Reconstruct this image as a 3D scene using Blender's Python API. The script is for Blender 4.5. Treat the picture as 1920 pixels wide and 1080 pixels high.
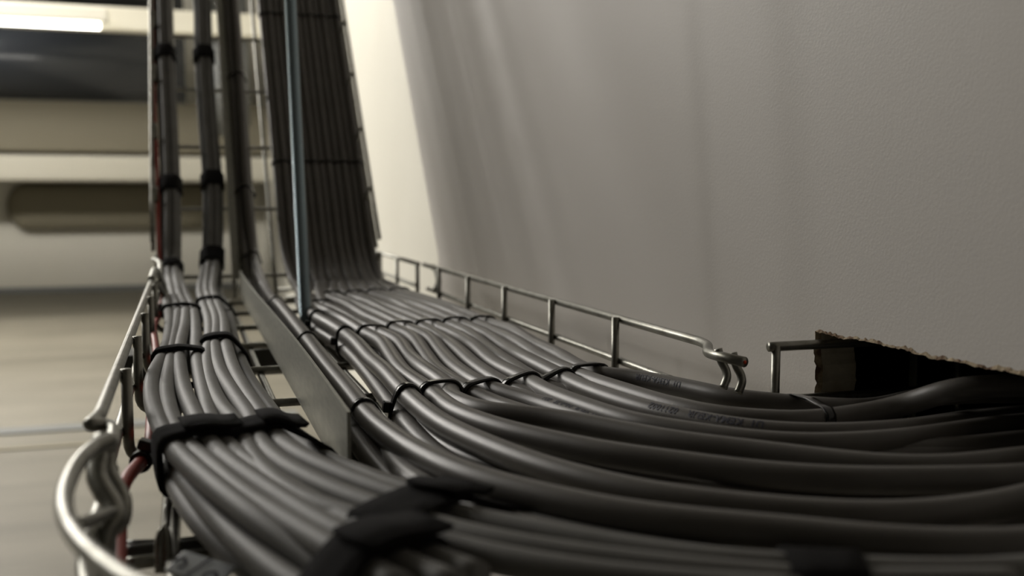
import bpy, bmesh, math, random
from mathutils import Vector, Matrix
from mathutils.geometry import tessellate_polygon
random.seed(7)
R_ = random.Random(3)
for o in list(bpy.data.objects): bpy.data.objects.remove(o)
scene = bpy.context.scene
col = scene.collection

# ------------------------------------------------------------------ camera
CAMZ = 0.55
F = 1900.0
YAW = math.atan(0.3224); PIT = math.radians(5.11)
ca, sa, cp, sp = math.cos(YAW), math.sin(YAW), math.cos(PIT), math.sin(PIT)
RIGHT = Vector((ca, -sa, 0)); FWD = Vector((sa*cp, ca*cp, -sp)); UP = Vector((sa*sp, ca*sp, cp))
CAM = Vector((0, 0, CAMZ))
cd = bpy.data.cameras.new('camera'); cam = bpy.data.objects.new('camera', cd); col.objects.link(cam)
M3 = Matrix((RIGHT, UP, -FWD)).transposed()
cam.matrix_world = Matrix.Translation(CAM) @ M3.to_4x4()
cd.sensor_width = 36; cd.lens = 36*F/1920; cd.clip_start = 0.01; cd.clip_end = 60
cd.dof.use_dof = True; cd.dof.focus_distance = 0.455; cd.dof.aperture_fstop = 9.5
scene.camera = cam
# ------------------------------------------------------------------ world, exposure
w = bpy.data.worlds.new('world'); scene.world = w; w.use_nodes = True
bg = w.node_tree.nodes['Background']; bg.inputs[0].default_value = (0.9, 0.92, 1.0, 1); bg.inputs[1].default_value = 0.02
scene.view_settings.view_transform = 'Standard'; scene.view_settings.look = 'None'
scene.view_settings.gamma = 1; scene.view_settings.exposure = 0.55; scene.view_settings.use_curve_mapping = False
# ------------------------------------------------------------------ lamps out of view: three added for general light, one behind the rising tray
def area(name, loc, sx, sy, power, color, rot=(0, 0, 0)):
    l = bpy.data.lights.new(name, 'AREA'); l.shape = 'RECTANGLE'; l.size = sx; l.size_y = sy; l.energy = power; l.color = color
    o = bpy.data.objects.new(name, l); col.objects.link(o); o.location = loc; o.rotation_euler = rot
    return o
WARM = (1.0, 0.962, 0.91)
LAMPS = [  # x, y, z(bottom of tube), length along x, length along y, power
    (-0.95, 3.00, 1.95, 0.16, 1.70, 24),  # added out of view for general light, as is the next
    (-1.95, 3.00, 1.95, 0.16, 1.70, 34),
    (-1.6, 4.10, 1.70, 1.60, 0.16, 60),  # added out of view to brighten the far wall
    (0.22, 2.85, 1.55, 0.10, 1.20, 2.2),
]
def points(name, loc, lx, n, power, color):
    for k in range(n):
        l = bpy.data.lights.new(name, 'POINT'); l.energy = power/n; l.color = color; l.shadow_soft_size = 0.06
        o = bpy.data.objects.new(name, l); col.objects.link(o); o.location = (loc[0]+lx*((k+0.5)/n-0.5), loc[1], loc[2]-0.08)
for i, (x, y, z, lx, ly, p) in enumerate(LAMPS):
    if i == 2: points('unseen_lamp_light', (x, y, z), lx, 3, p, WARM)
    else: area('unseen_lamp_light', (x, y, z-0.03), max(lx, 1.0) if i < 2 else lx, ly, p, WARM)  # added lengthwise lamps emit wider than their tubes, softening shadows on the wall

# ------------------------------------------------------------------ pixel rays -> points of the place
def D(px, py): return RIGHT*((px-960)/F) + UP*((540-py)/F) + FWD
def H(px, py, h):                                  # on the level plane at height h (below the camera: negative)
    d = D(px, py); return CAM + d*(h/d.z)
def P(px, py, z): return CAM + D(px, py)*z         # at distance z in front of the camera
def PX(px, py, X):
    d = D(px, py); return CAM + d*(X/d.x)
RB = Vector((0, 1.06, CAMZ-0.100)); RD = Vector((0, 0.6335, 0.7738)).normalized(); RN = Vector((0, -RD.z, RD.y))
def R(px, py, o):                                  # on the rising tray, o above its wires
    d = D(px, py); q = RB + RN*o - CAM
    return CAM + d*(q.dot(RN)/d.dot(RN))
def T(px, py, h, r):                               # cable centre from its upper outline
    z = h
    zz = (H(px, py, h+r)-CAM).dot(FWD)
    c = H(px, py + r*F/zz*0.97, h)
    return c
def zopt(p): return (p-CAM).dot(FWD)

# ------------------------------------------------------------------ materials
def mat(name, base, rough=0.5, metal=0.0, bump=None, var=None, spec=0.5, coat=0.0, emit=None, aniso=None):
    m = bpy.data.materials.new(name); m.use_nodes = True; nt = m.node_tree; b = nt.nodes['Principled BSDF']
    b.inputs['Base Color'].default_value = (*base, 1); b.inputs['Roughness'].default_value = rough
    b.inputs['Metallic'].default_value = metal
    b.inputs['Specular IOR Level'].default_value = spec
    if coat: b.inputs['Coat Weight'].default_value = coat
    tc = nt.nodes.new('ShaderNodeTexCoord')
    def noise(scale, detail, stretch=(1, 1, 1)):
        mp = nt.nodes.new('ShaderNodeMapping'); mp.inputs['Scale'].default_value = stretch
        nt.links.new(tc.outputs['Object'], mp.inputs['Vector'])
        n = nt.nodes.new('ShaderNodeTexNoise'); n.inputs['Scale'].default_value = scale; n.inputs['Detail'].default_value = detail
        nt.links.new(mp.outputs[0], n.inputs['Vector']); return n
    if var:   # (scale, colour2, lo, hi, stretch)
        sc, c2, lo, hi, st = var
        n = noise(sc, 4, st); r = nt.nodes.new('ShaderNodeMapRange')
        r.inputs['From Min'].default_value = lo; r.inputs['From Max'].default_value = hi
        nt.links.new(n.outputs[0], r.inputs['Value'])
        mx = nt.nodes.new('ShaderNodeMix'); mx.data_type = 'RGBA'
        mx.inputs[6].default_value = (*base, 1); mx.inputs[7].default_value = (*c2, 1)
        nt.links.new(r.outputs[0], mx.inputs[0]); nt.links.new(mx.outputs[2], b.inputs['Base Color'])
    if bump:  # (scale, strength, distance, detail)
        sc, st, di, de = bump
        n = noise(sc, de); bp = nt.nodes.new('ShaderNodeBump'); bp.inputs['Strength'].default_value = st; bp.inputs['Distance'].default_value = di
        nt.links.new(n.outputs[0], bp.inputs['Height']); nt.links.new(bp.outputs[0], b.inputs['Normal'])
    if emit:
        b.inputs['Emission Color'].default_value = (*emit[0], 1); b.inputs['Emission Strength'].default_value = emit[1]
    return m
M = {}
M['wall'] = mat('painted_plaster', (0.63, 0.597, 0.555), 0.55, bump=(700, 0.22, 0.0004, 3), var=(3, (0.61, 0.577, 0.535), 0.4, 0.6, (1, 1, 1)))
M['low_bounce_wall'] = mat('low_bounce_dark', (0.06, 0.058, 0.052), 0.7)  # unseen walls coloured dark to cut light bounced onto the rising cables
M['wall2'] = mat('far_plaster', (0.66, 0.64, 0.56), 0.6, var=(2, (0.63, 0.61, 0.53), 0.4, 0.6, (1, 1, 1)))
M['floor'] = mat('screed_floor', (0.18, 0.165, 0.128), 0.6, var=(3.2, (0.135, 0.123, 0.094), 0.35, 0.65, (0.6, 3.0, 1)), bump=(60, 0.1, 0.002, 3))
M['ceiling'] = mat('ceiling_paint', (0.30, 0.30, 0.28), 0.8)
M['gypsum'] = mat('cut_gypsum', (0.52, 0.48, 0.39), 0.95, bump=(300, 0.6, 0.001, 5), var=(60, (0.38, 0.33, 0.25), 0.4, 0.65, (1, 1, 1)))
M['paper'] = mat('torn_board_paper', (0.42, 0.34, 0.23), 0.95, bump=(500, 0.8, 0.001, 4), var=(160, (0.16, 0.10, 0.06), 0.45, 0.6, (1, 1, 1)))
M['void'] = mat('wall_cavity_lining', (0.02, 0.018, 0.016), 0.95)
M['stud'] = mat('pale_stud', (0.8, 0.78, 0.62), 0.7)
M['cable'] = mat('grey_pvc', (0.125, 0.117, 0.106), 0.40, bump=(900, 0.05, 0.0004, 2), var=(45, (0.105, 0.097, 0.087), 0.35, 0.65, (1, 1, 1)))
M['cable2'] = mat('light_grey_pvc', (0.195, 0.192, 0.182), 0.55, spec=0.35, bump=(600, 0.07, 0.0005, 2), var=(60, (0.165, 0.161, 0.151), 0.35, 0.65, (1, 1, 1)))
M['red'] = mat('red_sheath', (0.42, 0.075, 0.055), 0.45, bump=(500, 0.1, 0.0004, 2))
M['black'] = mat('black_nylon', (0.012, 0.012, 0.012), 0.22)
M['velcro'] = mat('hook_loop_fabric', (0.018, 0.017, 0.017), 0.95, bump=(1800, 1.0, 0.0012, 3), spec=0.15)
M['zinc'] = mat('zinc_wire', (0.32, 0.315, 0.28), 0.37, 0.9, var=(120, (0.2, 0.195, 0.165), 0.45, 0.7, (1, 1, 1)), bump=(500, 0.08, 0.0003, 2))
M['sheet'] = mat('galvanised_sheet', (0.40, 0.40, 0.35), 0.45, 0.45, var=(70, (0.35, 0.35, 0.31), 0.4, 0.6, (1, 1, 6)), bump=(250, 0.05, 0.0003, 2))
M['steel_dark'] = mat('dark_steel', (0.10, 0.10, 0.09), 0.45, 0.8)
M['rod'] = mat('blued_zinc', (0.30, 0.38, 0.42), 0.32, 0.9)
M['duct_black'] = mat('black_glossy_duct', (0.015, 0.017, 0.020), 0.22, spec=0.35)
M['khaki'] = mat('khaki_paint', (0.20, 0.18, 0.125), 0.7)
M['white'] = mat('white_duct_paint', (0.70, 0.67, 0.56), 0.6)
M['lampbody'] = mat('lamp_housing', (0.75, 0.72, 0.62), 0.5)
M['tube'] = mat('lit_tube', (1, 1, 1), 0.5, emit=((1.0, 0.96, 0.86), 6.0))
M['label'] = mat('white_label_plastic', (0.82, 0.87, 0.92), 0.4)
M['ink'] = mat('printed_ink', (0.035, 0.036, 0.055), 0.6)
M['redpaint'] = mat('red_paint_mark', (0.75, 0.09, 0.03), 0.6)
M['joint'] = mat('grey_joint_strip', (0.16, 0.165, 0.16), 0.45)

# ------------------------------------------------------------------ object helpers
def link_mesh(name, verts, faces, m, parent=None, smooth=True, mats=None, fm=None):
    vs = [Vector(v) for v in verts]
    base = Vector((0, 0, 0))
    if parent is None:
        base = Vector(((min(v.x for v in vs)+max(v.x for v in vs))/2, (min(v.y for v in vs)+max(v.y for v in vs))/2, min(v.z for v in vs)))
    else:
        base = WORLD[parent.name]
    me = bpy.data.meshes.new(name); me.from_pydata([v-base for v in vs], [], faces)
    o = bpy.data.objects.new(name, me); col.objects.link(o)
    me.materials.append(m)
    if mats:
        for q in mats: me.materials.append(q)
        for p_, k in zip(me.polygons, fm): p_.material_index = k
    bm = bmesh.new(); bm.from_mesh(me); bmesh.ops.recalc_face_normals(bm, faces=bm.faces); bm.to_mesh(me); bm.free()
    if smooth:
        for p_ in me.polygons: p_.use_smooth = True
    if parent is not None: o.parent = parent; WORLD[o.name] = base
    else: o.location = base; WORLD[o.name] = base
    return o
WORLD = {}
def thing(name, loc, label, cat, group=None):
    o = bpy.data.objects.new(name, None); col.objects.link(o); o.location = loc; o.empty_display_size = 0.02
    WORLD[o.name] = Vector(loc); tag(o, label, cat, group); return o
def tag(o, label=None, cat=None, group=None, kind=None):
    if label: o['label'] = label
    if cat: o['category'] = cat
    if group: o['group'] = group
    if kind: o['kind'] = kind
    return o

def catmull(pts, step=0.004):
    pts = [Vector(p) for p in pts]
    if len(pts) == 2:
        n = max(2, int((pts[1]-pts[0]).length/step)); return [pts[0].lerp(pts[1], i/n) for i in range(n+1)]
    e = [pts[0]*2-pts[1]] + pts + [pts[-1]*2-pts[-2]]
    out = []
    for i in range(1, len(e)-2):
        p0, p1, p2, p3 = e[i-1], e[i], e[i+1], e[i+2]
        t0 = 0; t1 = t0+max((p1-p0).length, 1e-6)**.5; t2 = t1+max((p2-p1).length, 1e-6)**.5; t3 = t2+max((p3-p2).length, 1e-6)**.5
        n = max(1, int(math.ceil((p2-p1).length/step)))
        for k in range(n):
            t = t1+(t2-t1)*k/n
            a1 = p0*((t1-t)/(t1-t0))+p1*((t-t0)/(t1-t0)); a2 = p1*((t2-t)/(t2-t1))+p2*((t-t1)/(t2-t1)); a3 = p2*((t3-t)/(t3-t2))+p3*((t-t2)/(t3-t2))
            b1 = a1*((t2-t)/(t2-t0))+a2*((t-t0)/(t2-t0)); b2 = a2*((t3-t)/(t3-t1))+a3*((t-t1)/(t3-t1))
            out.append(b1*((t2-t)/(t2-t1))+b2*((t-t1)/(t2-t1)))
    out.append(pts[-1].copy()); return out
def resample(path, step):
    out = [path[0].copy()]; acc = 0
    for a, b in zip(path, path[1:]):
        L = (b-a).length
        if L < 1e-9: continue
        d = step-acc
        while d <= L:
            out.append(a.lerp(b, d/L)); d += step
        acc = (acc+L) % step
    if (out[-1]-path[-1]).length > step*0.3: out.append(path[-1].copy())
    else: out[-1] = path[-1].copy()
    return out
def smooth(path, it):
    for _ in range(it):
        path = [path[0]] + [path[i]*0.5+(path[i-1]+path[i+1])*0.25 for i in range(1, len(path)-1)] + [path[-1]]
    return path
def frames(path):
    n = len(path); tan = [(path[min(i+1, n-1)]-path[max(i-1, 0)]).normalized() for i in range(n)]
    up = Vector((0, 0, 1)) if abs(tan[0].z) < 0.9 else Vector((0, 1, 0))
    u = (up-tan[0]*up.dot(tan[0])).normalized(); us = [u]
    for i in range(1, n):
        u = us[-1]-tan[i]*us[-1].dot(tan[i]); us.append(u.normalized())
    return tan, us
def tube_geo(path, r, sides=12, caps=True):
    tan, us = frames(path); V = []; Fc = []
    for p, t, u in zip(path, tan, us):
        s = t.cross(u)
        for k in range(sides):
            a = 2*math.pi*k/sides; V.append(p+u*(r*math.cos(a))+s*(r*math.sin(a)))
    for i in range(len(path)-1):
        for k in range(sides):
            a = i*sides+k; b = i*sides+(k+1) % sides; Fc.append((a, b, b+sides, a+sides))
    if caps:
        Fc.append(tuple(range(sides))); n = (len(path)-1)*sides; Fc.append(tuple(range(n+sides-1, n-1, -1)))
    return V, Fc
def tube(name, pts, r, m, parent=None, sides=12, step=0.004, rounded=None):
    if rounded: pts = fillet(pts, rounded)
    path = pts if rounded else catmull(pts, step)
    V, Fc = tube_geo(path, r, sides); return link_mesh(name, V, Fc, m, parent)
def fillet(pts, rad, n=6):
    pts = [Vector(p) for p in pts]; out = [pts[0]]
    for i in range(1, len(pts)-1):
        a, b, c = pts[i-1], pts[i], pts[i+1]; d1 = (a-b); d2 = (c-b)
        k = min(rad, d1.length*0.45, d2.length*0.45); p0 = b+d1.normalized()*k; p2 = b+d2.normalized()*k
        for j in range(n+1):
            t = j/n; out.append(p0*(1-t)**2+b*2*t*(1-t)+p2*t*t)
    out.append(pts[-1]); return out
def box_geo(c, sx, sy, sz, ax=None):
    c = Vector(c); X, Y, Z = ax if ax else (Vector((1, 0, 0)), Vector((0, 1, 0)), Vector((0, 0, 1)))
    V = [c+X*(i*sx/2)+Y*(j*sy/2)+Z*(k*sz/2) for k in (-1, 1) for j in (-1, 1) for i in (-1, 1)]
    Fc = [(0, 1, 3, 2), (4, 6, 7, 5), (0, 4, 5, 1), (2, 3, 7, 6), (0, 2, 6, 4), (1, 5, 7, 3)]
    return V, Fc
def bevel(o, wd, seg=2):
    md = o.modifiers.new('bevel', 'BEVEL'); md.width = wd; md.segments = seg; md.limit_method = 'ANGLE'
def box(name, c, sx, sy, sz, m, parent=None, bev=0, ax=None):
    V, Fc = box_geo(c, sx, sy, sz, ax); o = link_mesh(name, V, Fc, m, parent, smooth=False)
    if bev: bevel(o, bev)
    return o
def hull2(pts):
    pts = sorted(set((round(a, 7), round(b, 7)) for a, b in pts))
    def half(ps):
        out = []
        for p in ps:
            while len(out) > 1 and (out[-1][0]-out[-2][0])*(p[1]-out[-2][1])-(out[-1][1]-out[-2][1])*(p[0]-out[-2][0]) <= 0: out.pop()
            out.append(p)
        return out
    return half(pts)[:-1]+half(pts[::-1])[:-1]

CABLES = {}
def nearest(path, q):
    i = min(range(len(path)), key=lambda k: (path[k]-q).length_squared)
    return i
def band(name, q, keys, width, thick, m, label, cat, group=None, head=None, tail=False, gap=0.0002, headpos=0.0):
    """a strap or tie drawn tight round the given cables at the place nearest q"""
    pts = []; tn = Vector((0, 0, 0)); c = Vector((0, 0, 0))
    for k in keys:
        path, r = CABLES[k]; i = nearest(path, q); i = min(max(i, 1), len(path)-2)
        tn += (path[i+1]-path[i-1]).normalized(); c += path[i]
    tn.normalize(); c /= len(keys); c -= tn*((c-q).dot(tn))
    S = tn.cross(Vector((0, 0, 1))).normalized(); U = S.cross(tn).normalized()
    rings = []
    ws = [-0.5, -0.17, 0.17, 0.5]
    for wv in ws:
        o = c+tn*(width*wv); pp = []
        for k in keys:
            path, r = CABLES[k]; i0 = nearest(path, o)
            best = None
            for i in range(max(0, i0-12), min(len(path)-1, i0+12)):
                a = (path[i]-o).dot(tn); b = (path[i+1]-o).dot(tn)
                if a*b <= 0 and abs(a-b) > 1e-9:
                    best = path[i].lerp(path[i+1], a/(a-b)); break
            if best is None: best = path[i0]-tn*((path[i0]-o).dot(tn))
            x = (best-o).dot(S); y = (best-o).dot(U)
            for j in range(20):
                a = 2*math.pi*j/20; pp.append((x+(r+gap)*math.cos(a), y+(r+gap)*math.sin(a)))
        h = hull2(pp); cx = sum(a for a, b in h)/len(h); cy = sum(b for a, b in h)/len(h)
        # resample hull by angle
        ring = []
        N = 40
        for j in range(N):
            a = 2*math.pi*j/N; dx, dy = math.cos(a), math.sin(a); best = 0
            for (x1, y1), (x2, y2) in zip(h, h[1:]+h[:1]):
                ex, ey = x2-x1, y2-y1; den = dx*ey-dy*ex
                if abs(den) < 1e-12: continue
                t = ((x1-cx)*ey-(y1-cy)*ex)/den; s_ = ((x1-cx)*dy-(y1-cy)*dx)/den
                if t > 0 and -1e-6 <= s_ <= 1+1e-6: best = max(best, t)
            ring.append((cx+dx*best, cy+dy*best, dx, dy))
        rings.append((o, ring))
    V = []; N = 40
    for o, ring in rings:
        for x, y, dx, dy in ring: V.append(o+S*x+U*y)
    for o, ring in rings:
        for x, y, dx, dy in ring: V.append(o+S*(x+dx*thick)+U*(y+dy*thick))
    nr = len(ws); Fc = []
    for i in range(nr-1):
        for j in range(N):
            a = i*N+j; b = i*N+(j+1) % N; Fc.append((a, a+N, b+N, b)); q0 = nr*N; Fc.append((a+q0, b+q0, b+N+q0, a+N+q0))
    for j in range(N):
        a, b = j, (j+1) % N; q0 = nr*N; Fc.append((a, b, b+q0, a+q0)); k = (nr-1)*N; Fc.append((k+a, k+a+q0, k+b+q0, k+b))
    o_ = thing(name, c-U*0.005, label, cat, group) if (head or tail) else None
    me = link_mesh('loop' if o_ else name, V, Fc, m, o_)
    if not o_: tag(me, label, cat, group)
    if head:
        j = int(headpos*N) % N; o, ring = rings[1]; x, y, dx, dy = ring[j]
        hc = o+S*(x+dx*(thick+head*0.35))+U*(y+dy*(thick+head*0.35)); rad = (S*dx+U*dy)
        box('head', hc, head, head*0.7, head*1.1, m, o_, bev=head*0.12, ax=(tn, rad, tn.cross(rad)))
    if tail:   # free end of a strap, lying over itself
        Vt = []; Ft = []; js = list(range(15, 6, -1)); o0, rg0 = rings[0]; o1, rg1 = rings[-1]
        for n_, j in enumerate(js):
            lift = thick*1.2+ (0.0018 if n_ == 0 else (0.0006 if n_ == 1 else 0))
            for (oo, rg) in ((o0+tn*width*0.06, rg0), (o1+tn*width*0.06, rg1)):
                x, y, dx, dy = rg[j]
                for e in (0, thick): Vt.append(oo+S*(x+dx*(lift+e))+U*(y+dy*(lift+e)))
        for n_ in range(len(js)-1):
            a = n_*4
            Ft += [(a, a+4, a+6, a+2), (a+1, a+3, a+7, a+5), (a, a+1, a+5, a+4), (a+2, a+6, a+7, a+3)]
        Ft += [(0, 2, 3, 1), (len(js)*4-4, len(js)*4-3, len(js)*4-1, len(js)*4-2)]
        link_mesh('free_end', Vt, Ft, m, o_)
    return o_ or me

def cable(key, pts, r, m, label, name='cable', group=None, cat='cable', sm=5, sides=14):
    path = resample(catmull(pts, 0.004), 0.005); path = smooth(path, sm)
    CABLES[key] = (path, r)
    BUILD.append((key, name, r, m, label, group, cat, sides))
BUILD = []

# =================================================================== the setting
XW = 0.271
def poly_wall(name, outer, holes, x0, x1, m, mside):
    loops = [outer]+holes; V2 = [p for l in loops for p in l]
    tris = tessellate_polygon([[Vector((a, b, 0)) for a, b in l] for l in loops])
    n = len(V2); V = [Vector((x0, a, CAMZ+b)) for a, b in V2]+[Vector((x1, a, CAMZ+b)) for a, b in V2]
    Fc = []; fm = []
    for t in tris: Fc.append(tuple(t)); fm.append(0); Fc.append(tuple(i+n for i in reversed(t))); fm.append(0)
    s = 0
    for li, l in enumerate(loops):
        for i in range(len(l)):
            a = s+i; b = s+(i+1) % len(l); Fc.append((a, b, b+n, a+n)); fm.append(1 if li else 0)
        s += len(l)
    o = link_mesh(name, V, Fc, m, smooth=False, mats=[mside], fm=fm); return tag(o, kind='structure')
YJ, YN, HT, HB = 0.391, 0.06, -0.0612, -0.150
hole = []
def jag(a, b, n, amp):
    out = []
    for i in range(n):
        t = i/n; jx = R_.uniform(-amp, amp); jy = R_.uniform(-amp, amp)
        out.append((a[0]+(b[0]-a[0])*t+(jx if i else 0), a[1]+(b[1]-a[1])*t+(jy if i else 0)))
    return out
top = jag((YJ, HT+0.0012), (YN, HT), 190, 0.00035)
top = [(y, h+0.0004*math.sin(y*95)+0.0003*math.sin(y*230+1)) for y, h in top]
hole = top+jag((YN, HT), (YN, HB), 12, 0.0006)+jag((YN, HB), (YJ, HB), 30, 0.0006)+jag((YJ, HB), (YJ, HT+0.0012), 45, 0.0005)
hole[-45:] = [(y+0.0009*math.sin(h*170), h) for y, h in hole[-45:]]
# near part of the right wall, with its leaning far end and the hole cut through the board
outer = [(-1.4, -0.55), (1.111-0.0, -0.55), (1.111, -0.066), (1.36, 0.268), (1.36+1.382*0.7455, 1.65), (-1.4, 1.65)]
poly_wall('wall_right', outer, [hole], XW, XW+0.021, M['wall'], M['gypsum'])
# cavity behind the hole
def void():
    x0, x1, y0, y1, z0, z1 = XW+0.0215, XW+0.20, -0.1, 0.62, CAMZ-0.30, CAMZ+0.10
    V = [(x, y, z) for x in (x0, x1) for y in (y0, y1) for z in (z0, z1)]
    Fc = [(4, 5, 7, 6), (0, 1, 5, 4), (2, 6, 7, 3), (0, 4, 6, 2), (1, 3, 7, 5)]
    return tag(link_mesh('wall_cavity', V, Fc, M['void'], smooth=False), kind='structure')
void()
s_ = PX(1712, 700, XW+0.125)
tag(box('trim_1', (s_.x, s_.y, CAMZ-0.10), 0.0022, 0.004, 0.39, M['stud']), kind='structure')
# torn paper lip along the top and the far edge of the cut
V = []; Fc = []
edge = hole[-46:]+top[:-1]
for i, (y, h) in enumerate(edge):
    jo = R_.uniform(0.0002, 0.0011); k = R_.uniform(0.0001, 0.0013) if i > 46 else R_.uniform(0, 0.0006)
    dy, dh = (1, 0) if i <= 46 else (0, 1)
    V += [(XW-0.0001, y+dy*k, CAMZ+h+dh*k*1.0), (XW-jo, y-dy*0.0002, CAMZ+h-dh*0.0003-0.0001), (XW+0.003, y-dy*jo*0.4, CAMZ+h-dh*jo*0.6)]
for i in range(len(edge)-1):
    a = i*3; Fc += [(a, a+3, a+4, a+1), (a+1, a+4, a+5, a+2)]
tag(link_mesh('trim_2', V, Fc, M['paper'], smooth=False), kind='structure')
# set-back far part of the right wall, far wall, floor, ceiling, left and rear walls
def slab(name, a, b, m):
    a = Vector(a); b = Vector(b); return tag(box(name, (a+b)/2, abs(b.x-a.x), abs(b.y-a.y), abs(b.z-a.z), m), kind='structure')
YF = 6.37
slab('wall_right_far', (0.47, 0.70, 0.0), (0.52, YF, 2.2), M['wall2'])
slab('wall_back', (-4.0, YF, 0.0), (0.52, YF+0.05, 2.2), M['wall2'])
slab('wall_left', (-4.05, -1.45, 0.0), (-4.0, YF+0.05, 2.2), M['low_bounce_wall'])
slab('wall_front', (-4.0, -1.45, 0.0), (XW, -1.40, 2.2), M['low_bounce_wall'])
slab('floor', (-4.05, -1.45, -0.05), (0.52, YF+0.05, 0.0), M['floor'])
slab('ceiling', (-4.05, -1.45, 2.2), (0.52, YF+0.05, 2.25), M['ceiling'])
slab('baseboard_back', (-3.99, YF-0.02, 0.0), (0.46, YF, 0.035), M['joint'])
slab('trim_3', (-3.99, 2.56, 0.0005), (0.26, 2.625, 0.004), M['joint'])
slab('trim_4', (-3.99, 2.40, 0.0005), (0.26, 2.425, 0.003), M['khaki'])

# =================================================================== far things
# glossy black round ducts under the ceiling
def duct(name, X0, X1, y, h, r, m, label, dome=False, flat=1.0):
    n = 32; V = []; Fc = []; xs = [X0, X1]; rings = []
    prof = [(X0, r)]
    if dome: prof = [(X0-r*0.75*math.sin(a)*1.0, r*math.cos(a)) for a in [math.radians(q) for q in (86, 70, 52, 34, 16, 0)]]
    prof += [(X0+(X1-X0)*t, r) for t in (0.25, 0.5, 0.75, 1.0)]
    for x, rr in prof:
        for k in range(n):
            a = 2*math.pi*k/n; V.append((x, y+rr*flat*math.cos(a), CAMZ+h+rr*math.sin(a)))
    for i in range(len(prof)-1):
        for k in range(n): Fc.append((i*n+k, i*n+(k+1) % n, (i+1)*n+(k+1) % n, (i+1)*n+k))
    Fc.append(tuple(range(n))); q = (len(prof)-1)*n; Fc.append(tuple(range(q, q+n)))
    t = thing(name, (X0, y, CAMZ+h-r), label, 'duct')
    link_mesh('duct_shell', V, Fc, m, t)
    for xs_ in ([X0+(X1-X0)*0.28, X0+(X1-X0)*0.62] if not dome else []):
        Vc, Fcc = tube_geo([Vector((xs_-0.008, y, CAMZ+h)), Vector((xs_+0.008, y, CAMZ+h))], r*1.02, 32)
        link_mesh('clamp_ring', Vc, Fcc, m, t)
    return t
duct('round_duct', -3.95, 0.02, 4.6, 0.552, 0.158, M['duct_black'], 'glossy black round duct just under the hanging tube lamp')
duct('round_duct', -3.95, 0.02, 4.9, 0.955, 0.135, M['duct_black'], 'black round duct at the very top left, above the tube lamp')
duct('capsule_duct', -0.85, 0.20, 6.318, -0.052, 0.133, M['khaki'], 'khaki duct with a rounded left end low on the far wall, under the pale ledge', dome=True, flat=0.38)
t = thing('boxed_beam', (-1.7, 6.2, CAMZ+0.26), 'khaki boxed beam across the far wall, under the black duct', 'beam')
box('beam_casing', (-1.72, 6.17, CAMZ+0.385), 4.5, 0.38, 0.28, M['khaki'], t, bev=0.01)
box('ledge', (-1.72, 6.08, CAMZ+0.155), 4.5, 0.34, 0.14, M['white'], t, bev=0.02)
t = thing('pipe_rack', (0.10, 5.2, CAMZ+0.2), 'grey vertical pipes behind the thick single cable at the top', 'pipe')
for k, (xx, rr) in enumerate(((0.175, 0.045), (0.29, 0.03))):
    tube('pipe', [Vector((xx, 5.2, CAMZ+0.30+k*0.05)), Vector((xx, 5.2, CAMZ+1.6))], rr, M['joint'], t, sides=20, step=0.2)

def tube_lamp(x, y, z, lx, ly, label, wires=True, mtube=None):
    t = thing('tube_lamp', (x, y, z), label, 'lamp')
    box('lamp_housing', (x, y, z+0.035), lx+0.06, ly, 0.05, M['lampbody'], t, bev=0.006) if lx > ly else box('lamp_housing', (x, y, z+0.035), lx, ly+0.06, 0.05, M['lampbody'], t, bev=0.006)
    a, b = (Vector((x-lx/2, y, z)), Vector((x+lx/2, y, z))) if lx > ly else (Vector((x, y-ly/2, z)), Vector((x, y+ly/2, z)))
    tube('tube', [a, b], 0.013, mtube or M['tube'], t, step=0.3)
    for q in (0.2, 0.8):
        p = a.lerp(b, q); tube('hanger_wire', [p+Vector((0, 0, 0.055)), Vector((p.x, p.y, 2.2))], 0.002, M['zinc'], t, sides=6, step=1)
    return t
# the lamp seen top left: bright tube, then a dimmer length of housing
z0 = P(90, 44, 3.6).z; xr = P(185, 44, 3.6).x; xl = xr-1.3; yl = P(90, 44, 3.6).y
tube_lamp((xl+xr)/2, yl, z0, xr-xl, 0.09, 'white hanging tube lamp glowing at the top left of the room')
area('tube_lamp_light', ((xl+xr)/2, yl, z0-0.02), xr-xl, 0.06, 7, WARM)
tt = thing('cable_trunking', (xr+0.5, yl+0.12, z0), 'dull white trunking running on from the lit tube lamp', 'trunking')
box('trunking_body', (xr+0.14, yl+0.13, z0+0.045), 0.98, 0.07, 0.085, M['white'], tt, bev=0.006)
x, y, z, lx, ly, p = LAMPS[0]; tube_lamp(x, y, z, lx, ly, 'unseen ceiling tube lamp added for general light, the nearer to the trays of two running lengthwise')
x, y, z, lx, ly, p = LAMPS[1]; tube_lamp(x, y, z, lx, ly, 'unseen ceiling tube lamp added for general light, the farther from the trays of two running lengthwise')
x, y, z, lx, ly, p = LAMPS[2]; tube_lamp(x, y, z, lx, ly, 'ceiling tube lamp added near the far wall to brighten it, out of the frame')
x, y, z, lx, ly, p = LAMPS[3]; tube_lamp(x, y, z, lx, ly, 'tube lamp hanging close to the right wall behind the rising tray')

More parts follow.
